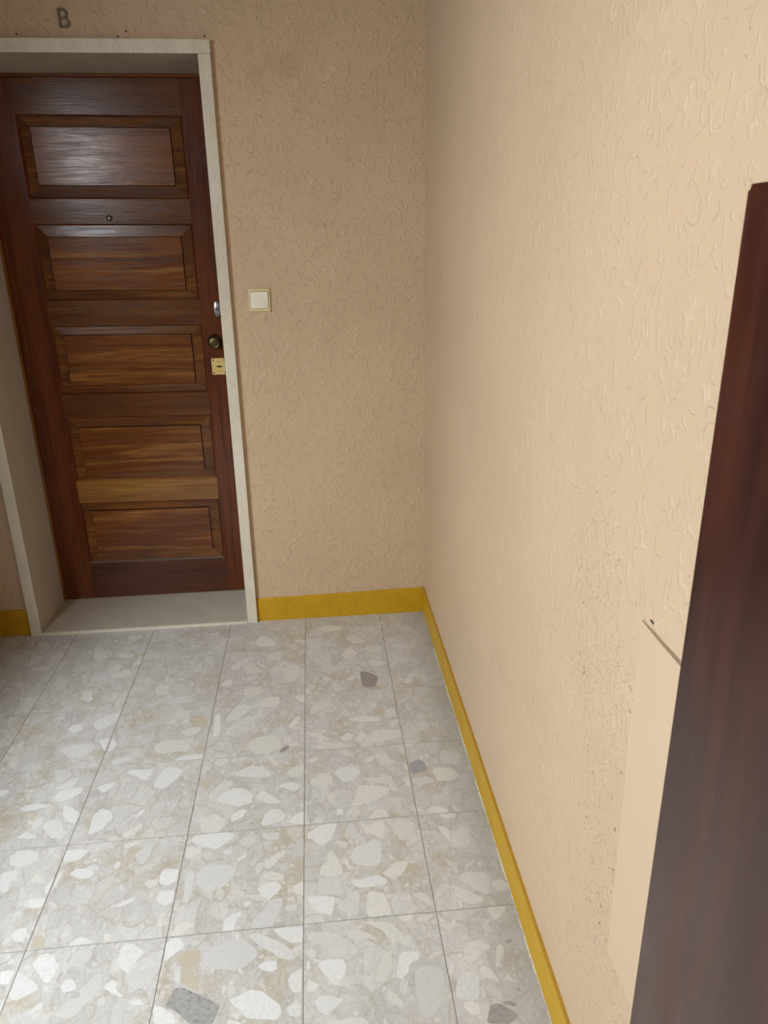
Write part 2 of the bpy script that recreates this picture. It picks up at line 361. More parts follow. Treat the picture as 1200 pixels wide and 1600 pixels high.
CHIP = {'w': mat_chip('white_marble_chip', (0.65, 0.645, 0.625), (0.73, 0.725, 0.71), (0.56, 0.54, 0.50)),
        'c': mat_chip('cream_marble_chip', (0.62, 0.605, 0.56), (0.69, 0.67, 0.62), (0.54, 0.51, 0.44)),
        'g': mat_chip('pale_grey_marble_chip', (0.58, 0.57, 0.55), (0.65, 0.64, 0.62), (0.50, 0.485, 0.455)),
        't': mat_chip('tan_marble_chip', (0.52, 0.465, 0.37), (0.58, 0.53, 0.44), (0.42, 0.365, 0.275)),
        'd': mat_chip('dark_mauve_brown_chip', (0.31, 0.28, 0.26), (0.35, 0.325, 0.305), (0.18, 0.16, 0.15), 0.6, .4),
        'D': mat_chip('dark_grey_veined_chip', (0.27, 0.265, 0.25), (0.40, 0.39, 0.375), (0.17, 0.16, 0.145), 0.7, .6),
        'm': mat_chip('slate_grey_chip', (0.32, 0.315, 0.325), (0.36, 0.355, 0.365), (0.25, 0.24, 0.245), 0.5, .3)}

# ------------------------------------------------------------------ the room
WX, WY = 0.006, 0.006              # faces of the side wall and the back wall
YD = 0.277                         # face of the door leaf
CY = -0.014                        # face of the stone surround
XL, XR = -1.556, -0.675            # outer edges of the stone surround
IL, IR = -1.516, -0.714            # inner edges
ZT, ZI = 2.032, 1.993              # top and underside of the lintel
ROOM_L, ROOM_R, REAR = -2.95, WX, -5.0
CEIL, CEIL2 = 2.55, 3.15

b = MB(); b.box(WX, WX+.15, REAR-.15, .36, -.03, CEIL2+.1); wall_right = b.build('wall_right', M_wall_side, kind='structure')
b = MB()
b.box(ROOM_L-.15, XL-.0005, WY, .36, -.03, CEIL2+.1); b.box(XR+.0005, WX, WY, .36, -.03, CEIL2+.1); b.box(XL-.0005, XR+.0005, WY, .36, ZT+.0005, CEIL2+.1)
wall_back = b.build('wall_back', M_wall_back, kind='structure')
b = MB(); SX, SY = SIDE['x'], -3.3                     # the stair wall steps out at SY
b.box(ROOM_L-.15, ROOM_L, REAR-.15, SY, -.03, CEIL2+.1)
b.box(ROOM_L-.15, SX, SY, SIDE['y0'], -.03, CEIL2+.1); b.box(ROOM_L-.15, SX, SIDE['y1'], WY, -.03, CEIL2+.1)
b.box(ROOM_L-.15, SX, SIDE['y0'], SIDE['y1'], -.03, SIDE['z0']); b.box(ROOM_L-.15, SX, SIDE['y0'], SIDE['y1'], SIDE['z1'], CEIL2+.1)
b.build('wall_left', M_wall_far, kind='structure')
b = MB(); b.box(ROOM_L, WX, REAR-.15, REAR, -.03, 2.10); b.box(ROOM_L, WX, REAR-.15, REAR, 2.80, CEIL2+.1); b.box(ROOM_L, -2.87, REAR-.15, REAR, 2.10, 2.80); b.box(-2.17, WX, REAR-.15, REAR, 2.10, 2.80); b.build('wall_rear', M_wall_far, kind='structure')
b = MB(); b.box(ROOM_L, WX, -2.55, WY, CEIL, CEIL+.12); b.box(ROOM_L, WX, REAR, -2.55, CEIL2, CEIL2+.1); b.box(ROOM_L, WX, -2.57, -2.55, CEIL, CEIL2)
b.build('ceiling', M_ceiling, kind='structure')
b = MB(); b.box(-1.87, -1.75, -4.2, WY, 0, 0.84); b.box(-1.87, -1.75, -1.08, WY, .84, CEIL); b.box(-1.87, -1.75, -1.47, -1.08, 1.66, CEIL); b.build('wall_stair_blocker', M_stair_blocker, kind='structure')  # unseen: parapet read from its floor shadow, stub and header added to block light
b = MB(); b.box(ROOM_L, WX, REAR, .30, -.05, -.0011); floor = b.build('floor', M_grout, kind='structure')

# the stair window: frame and pane
def local(o, parent): o.parent = parent; o.matrix_parent_inverse = Matrix.Translation(-Vector(parent.location)); return o
M_glass = mat_plain('frosted_pane', (0.9, 0.93, 0.95), 0.4)
win = bpy.data.objects.new('window_1', None); COL.objects.link(win); win['kind'] = 'structure'
win.location = (SX, (SIDE['y0']+SIDE['y1'])/2, SIDE['z0'])
for (y0, y1, z0, z1) in ((SIDE['y0'], SIDE['y0']+.05, SIDE['z0'], SIDE['z1']), (SIDE['y1']-.05, SIDE['y1'], SIDE['z0'], SIDE['z1']),
                         (SIDE['y0']+.05, SIDE['y1']-.05, SIDE['z0'], SIDE['z0']+.05), (SIDE['y0']+.05, SIDE['y1']-.05, SIDE['z1']-.05, SIDE['z1'])):
    b = MB(); b.box(SX-.07, SX-.01, y0, y1, z0, z1); b.bevel(.004, 1); local(b.build('window_frame', M_white_frame), win)
b = MB(); b.box(SX-.045, SX-.04, SIDE['y0']+.05, SIDE['y1']-.05, SIDE['z0']+.05, SIDE['z1']-.05); local(b.build('pane', M_glass), win)

win = bpy.data.objects.new('window_2', None); COL.objects.link(win); win['kind'] = 'structure'; win.location = (-2.52, REAR, 2.10)
for (x0, x1, z0, z1) in ((-2.87, -2.82, 2.10, 2.80), (-2.22, -2.17, 2.10, 2.80), (-2.82, -2.22, 2.10, 2.15), (-2.82, -2.22, 2.75, 2.80)):
    b = MB(); b.box(x0, x1, REAR-.07, REAR-.01, z0, z1); b.bevel(.004, 1); local(b.build('window_frame', M_white_frame), win)
b = MB(); b.box(-2.82, -2.22, REAR-.045, REAR-.04, 2.15, 2.75); local(b.build('pane', M_glass), win)

# ------------------------------------------------------------------ floor tiles, each its own piece
TX, TY, T = -0.48222, -1.43998, 0.30
def tile_mesh(w, d):
    bm = bmesh.new(); gap, ch, dp = .0008, .0004, .004
    x, y = w/2-gap, d/2-gap
    r0 = [(-x, -y), (x, -y), (x, y), (-x, y)]; r1 = [(-x+ch, -y+ch), (x-ch, -y+ch), (x-ch, y-ch), (-x+ch, y-ch)]
    A = [bm.verts.new((px, py, -dp)) for px, py in r0]; B_ = [bm.verts.new((px, py, -ch)) for px, py in r0]; C_ = [bm.verts.new((px, py, 0)) for px, py in r1]
    for P, Q in ((A, B_), (B_, C_)):
        for i in range(4): bm.faces.new((P[i], P[(i+1)%4], Q[(i+1)%4], Q[i]))
    bm.faces.new(C_)
    me = bpy.data.meshes.new('tile'); bm.to_mesh(me); bm.free(); me.materials.append(M_terrazzo); return me
cache = {}
tiles = []
for i in range(-5, 2):
    for j in range(-12, 5):
        x0, x1 = TX+i*T, TX+(i+1)*T; y0, y1 = TY+j*T, TY+(j+1)*T
        x0 = max(x0, -1.75); x1 = min(x1, WX-.002); y0 = max(y0, REAR); y1 = min(y1, WY-.002)
        if x1-x0 < .02 or y1-y0 < .02: continue
        k = (round(x1-x0, 4), round(y1-y0, 4))
        if k not in cache: cache[k] = tile_mesh(*k)
        t = link('tile', cache[k], None, floor, loc=((x0+x1)/2, (y0+y1)/2, 0.0))
        t.rotation_euler = (rnd.uniform(-.0012, .0012), rnd.uniform(-.0012, .0012), rnd.uniform(-.0006, .0006))
        tiles.append((x0, x1, y0, y1, t))

# marble chips showing in the terrazzo, laid flush in their tiles: kind, then outline in mm on the floor
CHIPS = """
w -1208,-1190 -1216,-1162 -1201,-1145 -1154,-1153 -1143,-1177 -1156,-1193 -1183,-1202
w -1221,-1214 -1184,-1210 -1176,-1223 -1185,-1245 -1181,-1275 -1199,-1273
c -1142,-1244 -1130,-1226 -1107,-1240 -1103,-1258 -1130,-1253
w -1120,-1311 -1115,-1304 -1083,-1302 -1082,-1319 -1087,-1329 -1111,-1329
w -1093,-1285 -1095,-1270 -1089,-1252 -1080,-1226 -1080,-1241 -1079,-1272 -1080,-1292
w -1075,-1226 -1069,-1239 -1073,-1272 -1076,-1287 -1077,-1294 -1078,-1238
w -1051,-1237 -1040,-1222 -1022,-1222 -998,-1231 -988,-1242 -1001,-1254 -1022,-1255
g -1019,-1221 -997,-1211 -984,-1221 -983,-1233 -1005,-1230
c -940,-1152 -896,-1148 -909,-1161 -934,-1171
g -901,-1202 -899,-1182 -869,-1158 -864,-1198 -880,-1229
c -862,-1287 -857,-1278 -831,-1275 -831,-1292 -849,-1303
w -949,-1221 -943,-1207 -935,-1214 -934,-1230 -943,-1233
w -919,-1345 -901,-1333 -877,-1323 -878,-1334 -902,-1346
w -1090,-1168 -1075,-1158 -1043,-1157 -1022,-1168 -1035,-1187 -1056,-1199 -1076,-1194
w -772,-1160 -761,-1144 -687,-1141 -663,-1148 -663,-1161 -686,-1183 -703,-1197 -736,-1185 -761,-1172
c -779,-1205 -779,-1180 -766,-1180 -740,-1195 -740,-1206 -763,-1220 -776,-1218
c -759,-1226 -745,-1213 -735,-1210 -737,-1218 -753,-1229
c -581,-1268 -572,-1247 -551,-1227 -529,-1217 -532,-1233 -543,-1246 -559,-1269 -571,-1275
c -585,-1297 -565,-1282 -533,-1295 -530,-1301 -539,-1315 -566,-1308
w -592,-1330 -572,-1315 -545,-1315 -535,-1332 -546,-1350 -566,-1367 -585,-1343
c -509,-1339 -505,-1332 -484,-1320 -483,-1364 -501,-1355
c -621,-1345 -594,-1348 -584,-1360 -587,-1367 -602,-1358
w -621,-1368 -612,-1362 -604,-1368 -608,-1377 -618,-1379
g -599,-1420 -571,-1386 -563,-1366 -533,-1362 -530,-1380 -544,-1420 -551,-1435 -579,-1441 -598,-1435
w -661,-1440 -661,-1410 -643,-1395 -624,-1392 -625,-1404 -634,-1410 -637,-1439
c -522,-1367 -507,-1361 -503,-1369 -516,-1376
w -828,-1289 -829,-1254 -818,-1247 -786,-1251 -787,-1286 -806,-1299
w -827,-1329 -818,-1312 -787,-1312 -785,-1341 -801,-1357 -821,-1342
w -651,-1238 -634,-1226 -621,-1225 -633,-1236 -645,-1241
w -689,-1209 -677,-1200 -664,-1210 -666,-1218 -682,-1214
g -763,-1322 -769,-1276 -758,-1258 -748,-1263 -745,-1316 -750,-1352 -765,-1347
g -650,-1180 -626,-1157 -605,-1177 -608,-1185 -623,-1200 -643,-1189
g -594,-1156 -544,-1159 -550,-1183 -582,-1179
g -743,-1271 -720,-1243 -650,-1254 -647,-1282 -669,-1314 -705,-1332 -735,-1306
g -527,-1391 -516,-1382 -498,-1387 -498,-1401 -521,-1402
w -475,-1170 -455,-1156 -431,-1143 -398,-1142 -400,-1160 -414,-1198 -436,-1217 -452,-1205 -462,-1189 -475,-1187
g -382,-1198 -366,-1146 -357,-1147 -349,-1175 -328,-1206
c -331,-1175 -307,-1153 -273,-1147 -280,-1205 -292,-1203 -317,-1185
c -250,-1182 -243,-1151 -215,-1149 -194,-1170 -196,-1192 -213,-1212 -228,-1222 -241,-1218
c -136,-1184 -119,-1185 -108,-1198 -115,-1236 -127,-1213
c -405,-1210 -397,-1202 -374,-1209 -370,-1222 -380,-1232 -392,-1220
w -367,-1258 -356,-1230 -323,-1221 -302,-1209 -288,-1219 -292,-1279 -303,-1297 -344,-1289 -363,-1281
c -277,-1268 -271,-1259 -259,-1278 -266,-1284
c -293,-1318 -279,-1308 -258,-1285 -236,-1289 -228,-1296 -247,-1327 -267,-1340 -285,-1330
w -368,-1332 -331,-1327 -306,-1322 -285,-1338 -283,-1348 -312,-1356 -351,-1355 -366,-1346
c -334,-1366 -298,-1374 -291,-1392 -285,-1421 -285,-1437 -341,-1437
g -410,-1404 -386,-1382 -382,-1364 -355,-1364 -353,-1378 -359,-1430 -388,-1423
w -475,-1368 -457,-1367 -408,-1374 -418,-1423 -440,-1418 -457,-1409
c -445,-1305 -440,-1282 -427,-1267 -399,-1267 -388,-1292 -391,-1311 -435,-1314
c -427,-1267 -422,-1240 -414,-1232 -400,-1258 -399,-1267
c -389,-1264 -377,-1263 -368,-1298 -372,-1301
c -230,-1388 -206,-1384 -190,-1400 -187,-1425 -199,-1420 -217,-1401
c -270,-1443 -243,-1441 -235,-1442 -245,-1456 -263,-1456
c -231,-1458 -215,-1446 -187,-1446 -199,-1458 -217,-1463
g -181,-1196 -145,-1198 -143,-1207 -164,-1211 -183,-1207
g -447,-1316 -395,-1322 -394,-1367 -448,-1364
c -109,-1241 -88,-1200 -75,-1184 -61,-1201 -60,-1221 -66,-1255 -77,-1262 -96,-1256
g -92,-1317 -66,-1302 -67,-1312 -91,-1329
c -61,-1315 -49,-1306 -48,-1322 -58,-1323
g -110,-1361 -99,-1336 -38,-1345 -50,-1405 -62,-1407 -81,-1387
c -38,-1373 -18,-1366 -5,-1377 -3,-1399 -27,-1402 -39,-1388
c -129,-1374 -101,-1392 -69,-1414 -70,-1426 -100,-1430 -123,-1411 -131,-1399
c -67,-1442 -51,-1440 -19,-1442 -41,-1469 -55,-1479 -62,-1460
w -1130,-1398 -1120,-1381 -1100,-1381 -1094,-1402 -1095,-1419 -1117,-1412
t -1076,-1429 -1075,-1410 -1067,-1404 -1055,-1412 -1046,-1432 -1050,-1439 -1073,-1436
w -1057,-1477 -1050,-1456 -1030,-1452 -1017,-1460 -1007,-1476 -999,-1480 -1002,-1491 -1004,-1521 -1016,-1522 -1032,-1503
w -1080,-1545 -1080,-1515 -1082,-1490 -1065,-1498 -1031,-1523 -1024,-1535 -1039,-1544 -1062,-1555
w -981,-1534 -975,-1520 -963,-1517 -951,-1531 -946,-1542 -959,-1547 -972,-1547
g -946,-1550 -930,-1534 -910,-1510 -900,-1520 -898,-1559 -918,-1558
w -873,-1497 -878,-1460 -868,-1445 -853,-1449 -822,-1472 -838,-1492 -848,-1520 -864,-1507
g -982,-1479 -975,-1459 -967,-1449 -943,-1447 -934,-1472 -950,-1491 -976,-1491
w -997,-1438 -974,-1415 -938,-1436 -965,-1438
g -898,-1397 -846,-1416 -856,-1437 -869,-1439 -885,-1418
g -972,-1596 -971,-1583 -952,-1564 -935,-1561 -924,-1589 -934,-1600 -957,-1603
g -842,-1546 -829,-1533 -804,-1518 -794,-1529 -793,-1546 -817,-1554 -836,-1563
w -891,-1546 -877,-1528 -867,-1538 -864,-1552 -847,-1567 -852,-1570 -872,-1559
w -835,-1580 -812,-1577 -802,-1589 -819,-1592
c -921,-1427 -922,-1414 -909,-1419 -904,-1435 -913,-1437
w -1118,-1487 -1104,-1483 -1089,-1488 -1089,-1516 -1108,-1514
w -1030,-1585 -1014,-1566 -1004,-1565 -1003,-1575 -1022,-1586
c -776,-1437 -768,-1416 -756,-1403 -723,-1413 -739,-1425 -750,-1440
w -778,-1498 -781,-1455 -774,-1445 -755,-1445 -739,-1464 -752,-1477 -771,-1496
g -697,-1528 -695,-1480 -669,-1471 -642,-1459 -614,-1464 -585,-1489 -582,-1508 -603,-1529 -635,-1533 -670,-1528
g -604,-1456 -587,-1449 -553,-1468 -533,-1479 -505,-1504 -507,-1525 -529,-1520 -551,-1502 -574,-1487
w -551,-1444 -520,-1444 -484,-1446 -484,-1486 -508,-1485 -530,-1470
w -579,-1532 -564,-1523 -539,-1523 -537,-1542 -549,-1548 -568,-1542
w -514,-1568 -506,-1557 -485,-1545 -485,-1599 -503,-1598 -511,-1585
c -752,-1542 -751,-1525 -741,-1517 -737,-1541 -740,-1554
t -739,-1520 -707,-1530 -693,-1573 -715,-1566 -734,-1552
D -759,-1599 -746,-1562 -726,-1563 -711,-1573 -681,-1588 -648,-1608 -653,-1628 -659,-1645 -704,-1641 -735,-1612
w -634,-1599 -606,-1591 -589,-1582 -565,-1589 -528,-1621 -525,-1640 -534,-1651 -575,-1644 -592,-1643 -609,-1623
w -516,-1630 -500,-1621 -486,-1623 -487,-1651 -509,-1646
w -781,-1596 -765,-1599 -737,-1619 -729,-1638 -774,-1633
w -634,-1648 -625,-1640 -604,-1649 -601,-1652
t -754,-1498 -739,-1478 -706,-1476 -700,-1504 -708,-1524 -735,-1518
w -453,-1541 -439,-1532 -401,-1534 -392,-1547 -395,-1567 -409,-1591 -418,-1592 -437,-1568
c -358,-1541 -346,-1531 -337,-1541 -339,-1558 -347,-1570 -356,-1553
c -386,-1473 -375,-1465 -350,-1472 -321,-1492 -323,-1499 -346,-1490 -369,-1493 -384,-1486
c -351,-1496 -335,-1500 -324,-1510 -334,-1514 -347,-1506
c -360,-1447 -291,-1454 -271,-1481 -250,-1514 -262,-1522 -274,-1505 -296,-1499 -310,-1472 -338,-1456
w -279,-1541 -266,-1532 -236,-1535 -239,-1552 -259,-1561 -264,-1581 -282,-1593 -289,-1587 -284,-1561
c -336,-1593 -324,-1563 -307,-1527 -294,-1527 -296,-1554 -305,-1582 -319,-1595
c -314,-1620 -308,-1610 -296,-1622 -281,-1645 -284,-1654 -301,-1646 -313,-1634
g -251,-1582 -242,-1572 -219,-1568 -191,-1580 -193,-1611 -202,-1643 -223,-1672 -242,-1681 -251,-1659 -255,-1627
w -459,-1623 -448,-1611 -428,-1612 -400,-1624 -418,-1638 -437,-1652 -452,-1642
c -437,-1670 -412,-1665 -391,-1661 -364,-1665 -352,-1679
g -363,-1579 -347,-1576 -341,-1587 -346,-1595 -361,-1586
w -474,-1529 -469,-1535 -468,-1547 -474,-1555
w -474,-1572 -461,-1581 -448,-1589 -464,-1598 -474,-1600
g -474,-1464 -446,-1462 -404,-1471 -391,-1501 -419,-1500 -458,-1491 -474,-1483
c -137,-1538 -120,-1523 -102,-1522 -78,-1540 -107,-1557 -124,-1570 -138,-1573 -142,-1559
c -79,-1578 -68,-1543 -60,-1533 -53,-1542 -56,-1560 -71,-1579 -80,-1594
c -116,-1589 -102,-1581 -89,-1597 -80,-1621 -96,-1615 -110,-1604
g -176,-1646 -169,-1614 -153,-1593 -136,-1589 -120,-1602 -126,-1641 -137,-1656
c -165,-1660 -150,-1653 -133,-1661 -135,-1682 -153,-1683
d -127,-1703 -111,-1666 -90,-1666 -75,-1678 -63,-1690 -61,-1696 -80,-1706 -83,-1708
d -87,-1664 -68,-1662 -58,-1672 -64,-1675 -78,-1670
d -45,-1530 -33,-1528 -29,-1532 -38,-1537 -44,-1535
c -66,-1611 -58,-1605 -56,-1615 -45,-1625 -61,-1624
c -182,-1475 -141,-1476 -143,-1484 -169,-1486
d -50,-1638 -44,-1637 -43,-1647 -47,-1646
g -1230,-747 -1195,-727 -1130,-725 -1116,-748 -1144,-799 -1186,-782
w -1119,-711 -1080,-704 -1078,-734 -1081,-777 -1097,-751
w -1077,-706 -1056,-737 -1063,-767 -1076,-774 -1077,-735
c -1357,-794 -1356,-771 -1343,-761 -1331,-794 -1330,-823 -1347,-809
w -999,-872 -984,-866 -925,-870 -923,-898 -937,-918 -971,-892
w -1067,-929 -1020,-911 -1019,-929 -1044,-957
w -1175,-958 -1165,-933 -1106,-922 -1103,-946 -1133,-972 -1163,-974
w -1185,-926 -1164,-902 -1133,-895 -1130,-911 -1158,-924
w -1132,-1021 -1137,-992 -1113,-1004 -1082,-1032 -1088,-1068 -1119,-1051
w -1170,-1064 -1164,-1046 -1126,-1050 -1105,-1098 -1103,-1116 -1136,-1112
w -1202,-1055 -1180,-1025 -1174,-1054 -1185,-1080
w -1255,-993 -1227,-977 -1195,-980 -1181,-992 -1202,-1001 -1237,-1004
w -1042,-1110 -1046,-1041 -1032,-1016 -1001,-1031 -992,-1056 -1011,-1100
c -954,-1120 -910,-1082 -906,-1100 -929,-1131 -945,-1132
w -1226,-1102 -1208,-1080 -1184,-1093 -1169,-1108
g -1007,-1100 -969,-1054 -965,-1073 -987,-1102
g -1307,-837 -1301,-792 -1266,-808 -1243,-834
w -1337,-908 -1306,-917 -1316,-936 -1327,-935
w -931,-1063 -929,-1040 -910,-1032 -919,-1055
t -1224,-1016 -1203,-1008 -1194,-1024 -1203,-1046 -1213,-1036
g -1051,-830 -1044,-810 -999,-798 -1001,-821 -1041,-839
c -939,-775 -936,-751 -889,-735 -843,-756 -824,-783 -837,-799 -928,-798
w -874,-836 -838,-814 -785,-817 -782,-841 -838,-842
w -908,-937 -897,-884 -875,-859 -831,-886 -844,-918 -876,-959 -906,-948
c -747,-865 -740,-846 -706,-847 -708,-864 -732,-881
c -656,-787 -640,-764 -614,-751 -566,-757 -553,-796 -556,-814 -590,-834 -628,-838 -646,-816
d -559,-835 -545,-809 -529,-808 -531,-823 -544,-836
w -683,-917 -654,-893 -632,-887 -582,-915 -579,-940 -614,-942 -680,-926
c -608,-844 -589,-846 -565,-875 -564,-898
c -535,-937 -523,-914 -494,-900 -484,-907 -486,-937 -519,-955
w -559,-985 -526,-970 -500,-979 -491,-990 -510,-1011 -532,-996
w -723,-1012 -702,-989 -679,-976 -646,-985 -623,-1016 -628,-1043 -662,-1051 -684,-1039 -716,-1028
w -616,-1022 -600,-993 -581,-1011 -550,-1044 -553,-1054 -586,-1048
w -677,-1092 -670,-1074 -651,-1062 -635,-1069 -648,-1095 -674,-1106
c -755,-1106 -749,-1093 -725,-1070 -691,-1095 -689,-1114 -703,-1139 -733,-1140 -750,-1129
w -597,-1124 -587,-1088 -571,-1069 -543,-1079 -529,-1107 -559,-1124 -585,-1132
w -524,-1124 -509,-1102 -484,-1088 -484,-1139 -505,-1135
g -533,-798 -506,-789 -498,-809 -521,-815
t -772,-942 -755,-936 -745,-961 -761,-975
w -398,-950 -386,-927 -367,-923 -327,-934 -322,-951 -341,-981 -372,-991
c -468,-977 -453,-957 -427,-941 -402,-963 -405,-990 -432,-997 -464,-988
c -448,-833 -436,-807 -420,-804 -366,-821 -332,-834 -383,-836
c -475,-749 -435,-760 -405,-792 -416,-797 -475,-761
c -371,-796 -352,-763 -333,-778 -338,-797 -362,-803
c -299,-804 -272,-773 -251,-762 -180,-771 -186,-808 -241,-820 -273,-826
c -364,-1085 -334,-1044 -332,-1009 -303,-1007 -247,-1026 -249,-1044 -279,-1066 -330,-1084
c -315,-979 -271,-979 -234,-977 -233,-999 -252,-1010 -302,-994
c -420,-1034 -408,-1026 -398,-1042 -402,-1061 -416,-1060
w -396,-1110 -394,-1089 -382,-1093 -378,-1108 -383,-1114
c -309,-1136 -289,-1103 -266,-1106 -258,-1135 -286,-1137
m -179,-931 -150,-915 -135,-928 -127,-963 -144,-969 -174,-982 -179,-962
c -114,-964 -101,-957 -58,-965 -42,-1000 -68,-1018 -111,-1013
g -87,-939 -75,-882 -21,-895 -31,-951
c -310,-907 -289,-884 -278,-882 -282,-908 -299,-914
c -383,-852 -349,-856 -335,-879 -357,-873
c -475,-882 -452,-871 -437,-870 -449,-888 -464,-895
c -151,-1129 -137,-1111 -117,-1114 -96,-1132 -124,-1133
c -128,-1138 -80,-1142 -85,-1160 -115,-1161
g -180,-840 -153,-840 -155,-855 -175,-856
c -198,-940 -181,-934 -181,-967 -191,-955
g -181,-1005 -170,-990 -119,-999 -119,-1017 -164,-1028
c -203,-992 -184,-989 -187,-1036 -199,-1019
c -1275,-173 -1282,-140 -1258,-138 -1213,-204 -1236,-241 -1258,-230
c -1189,-198 -1167,-182 -1121,-201 -1120,-224 -1141,-235 -1179,-213
c -1110,-292 -1102,-222 -1075,-216 -1076,-261 -1098,-285
c -1169,-348 -1137,-314 -1121,-303 -1105,-327 -1135,-361 -1161,-361
c -1178,-275 -1162,-264 -1146,-292 -1164,-311
c -1498,-240 -1489,-165 -1463,-182 -1454,-215 -1483,-238
c -1435,-217 -1422,-174 -1377,-151 -1369,-194 -1400,-212
c -1486,-255 -1463,-245 -1414,-255 -1407,-277 -1460,-279
w -1238,-477 -1241,-424 -1212,-435 -1195,-490 -1206,-504
w -1162,-628 -1138,-590 -1080,-576 -1080,-611 -1110,-654 -1135,-661
w -1230,-647 -1221,-624 -1193,-624 -1185,-652 -1208,-669
c -1513,-68 -1481,-62 -1463,-103 -1494,-109
c -1176,-80 -1173,-50 -1128,-56 -1113,-78 -1138,-99
c -676,-181 -660,-119 -640,-126 -593,-181 -597,-210 -655,-207
c -843,-194 -817,-173 -797,-180 -797,-223 -821,-215
c -861,-84 -824,-68 -818,-94 -850,-100
c -755,-352 -732,-308 -717,-323 -718,-361
c -712,-323 -691,-304 -635,-380 -648,-386 -689,-390 -700,-359
c -662,-312 -638,-337 -609,-353 -641,-349
c -622,-281 -609,-250 -571,-251 -569,-305 -611,-314
c -562,-376 -540,-344 -503,-357 -503,-417 -520,-451 -542,-461 -556,-427
c -772,-449 -758,-419 -735,-425 -737,-453 -757,-466
c -698,-489 -669,-473 -634,-481 -635,-527 -674,-530
w -738,-651 -711,-585 -679,-574 -656,-595 -685,-644 -724,-670
c -638,-579 -609,-542 -570,-543 -566,-587 -605,-604
g -734,-705 -680,-658 -621,-631 -620,-645 -670,-686 -723,-719
c -909,-617 -893,-591 -849,-582 -857,-610 -881,-638
t -856,-644 -844,-618 -820,-614 -787,-659 -802,-684 -840,-673
g -839,-591 -829,-574 -796,-571 -794,-624 -817,-607
c -536,-715 -516,-671 -496,-660 -504,-699 -519,-721
c -860,-710 -854,-684 -806,-683 -818,-715 -848,-727
w -768,-733 -774,-620 -757,-621 -747,-710 -752,-742
g -950,-549 -938,-521 -915,-505 -871,-514 -876,-565 -916,-574
c -978,-404 -971,-360 -959,-386 -962,-406
c -999,-445 -981,-424 -950,-427 -949,-482 -983,-486
c -523,-548 -480,-542 -480,-590 -501,-581
c -530,-184 -510,-167 -481,-181 -481,-200
c -350,-296 -317,-254 -288,-290 -301,-320 -335,-334
c -262,-369 -242,-345 -196,-364 -194,-386 -228,-400
c -328,-185 -312,-162 -274,-187 -256,-218 -296,-228
c -440,-100 -404,-68 -334,-88 -340,-113 -401,-126
d -290,-430 -275,-419 -249,-439 -225,-467 -243,-525 -278,-524 -289,-491
g -166,-346 -140,-322 -115,-352 -129,-386 -160,-377
g -162,-263 -140,-242 -98,-252 -117,-293 -150,-288
c -422,-443 -412,-436 -386,-459 -409,-473
c -341,-465 -304,-441 -310,-469 -338,-477
c -467,-642 -450,-594 -399,-596 -412,-620 -455,-654
c -349,-698 -302,-683 -237,-697 -244,-720 -305,-716
t -264,-666 -245,-640 -224,-650 -233,-691 -257,-684
c -226,-664 -203,-649 -188,-661 -192,-702 -221,-696
c -168,-224 -142,-208 -138,-218 -159,-235
c -264,-260 -234,-245 -195,-250 -204,-296 -248,-300
"""
def clip(poly, axis, lim, keep_less):
    out = []
    for i in range(len(poly)):
        p, q = poly[i-1], poly[i]; pi = (p[axis] <= lim) == keep_less; qi = (q[axis] <= lim) == keep_less
        if pi != qi:
            t = (lim-p[axis])/(q[axis]-p[axis]); out.append((p[0]+(q[0]-p[0])*t, p[1]+(q[1]-p[1])*t))
        if qi: out.append(q)
    return out
def rounded(poly):
    out = []
    for i in range(len(poly)):
        p, q = poly[i], poly[(i+1) % len(poly)]
        for t in (.13, .87): out.append((p[0]+(q[0]-p[0])*t, p[1]+(q[1]-p[1])*t))
    return out
for n, line in enumerate(CHIPS.split('\n')):
    w = line.split()
    if len(w) < 4: continue
    pts = rounded([tuple(float(q)/1000 for q in v.split(',')) for v in w[1:]])
    pts = rounded(pts)
    pts = [(x+rnd.uniform(-.0006, .0006), y+rnd.uniform(-.0006, .0006)) for x, y in pts]
    cx = sum(p[0] for p in pts)/len(pts); cy = sum(p[1] for p in pts)/len(pts)
    for (x0, x1, y0, y1, t) in tiles:
        if x0 <= cx < x1 and y0 <= cy < y1:
            for ax, lim, less in ((0, x1-.0014, True), (0, x0+.0014, False), (1, y1-.0014, True), (1, y0+.0014, False)): pts = clip(pts, ax, lim, less)
            if len(pts) < 3: break
            bm = bmesh.new(); z = .00010+.00002*(n % 5)
            top = [bm.verts.new((x-t.location.x, y-t.location.y, z)) for x, y in pts]; bot = [bm.verts.new((v.co.x, v.co.y, -.0003)) for v in top]
            bm.faces.new(top)
            for i in range(len(top)): bm.faces.new((top[i-1], top[i], bot[i], bot[i-1]))
            b = MB(); b.bm.free(); b.bm = bm; b.build('stone_chip', CHIP[w[0]], t)
            break

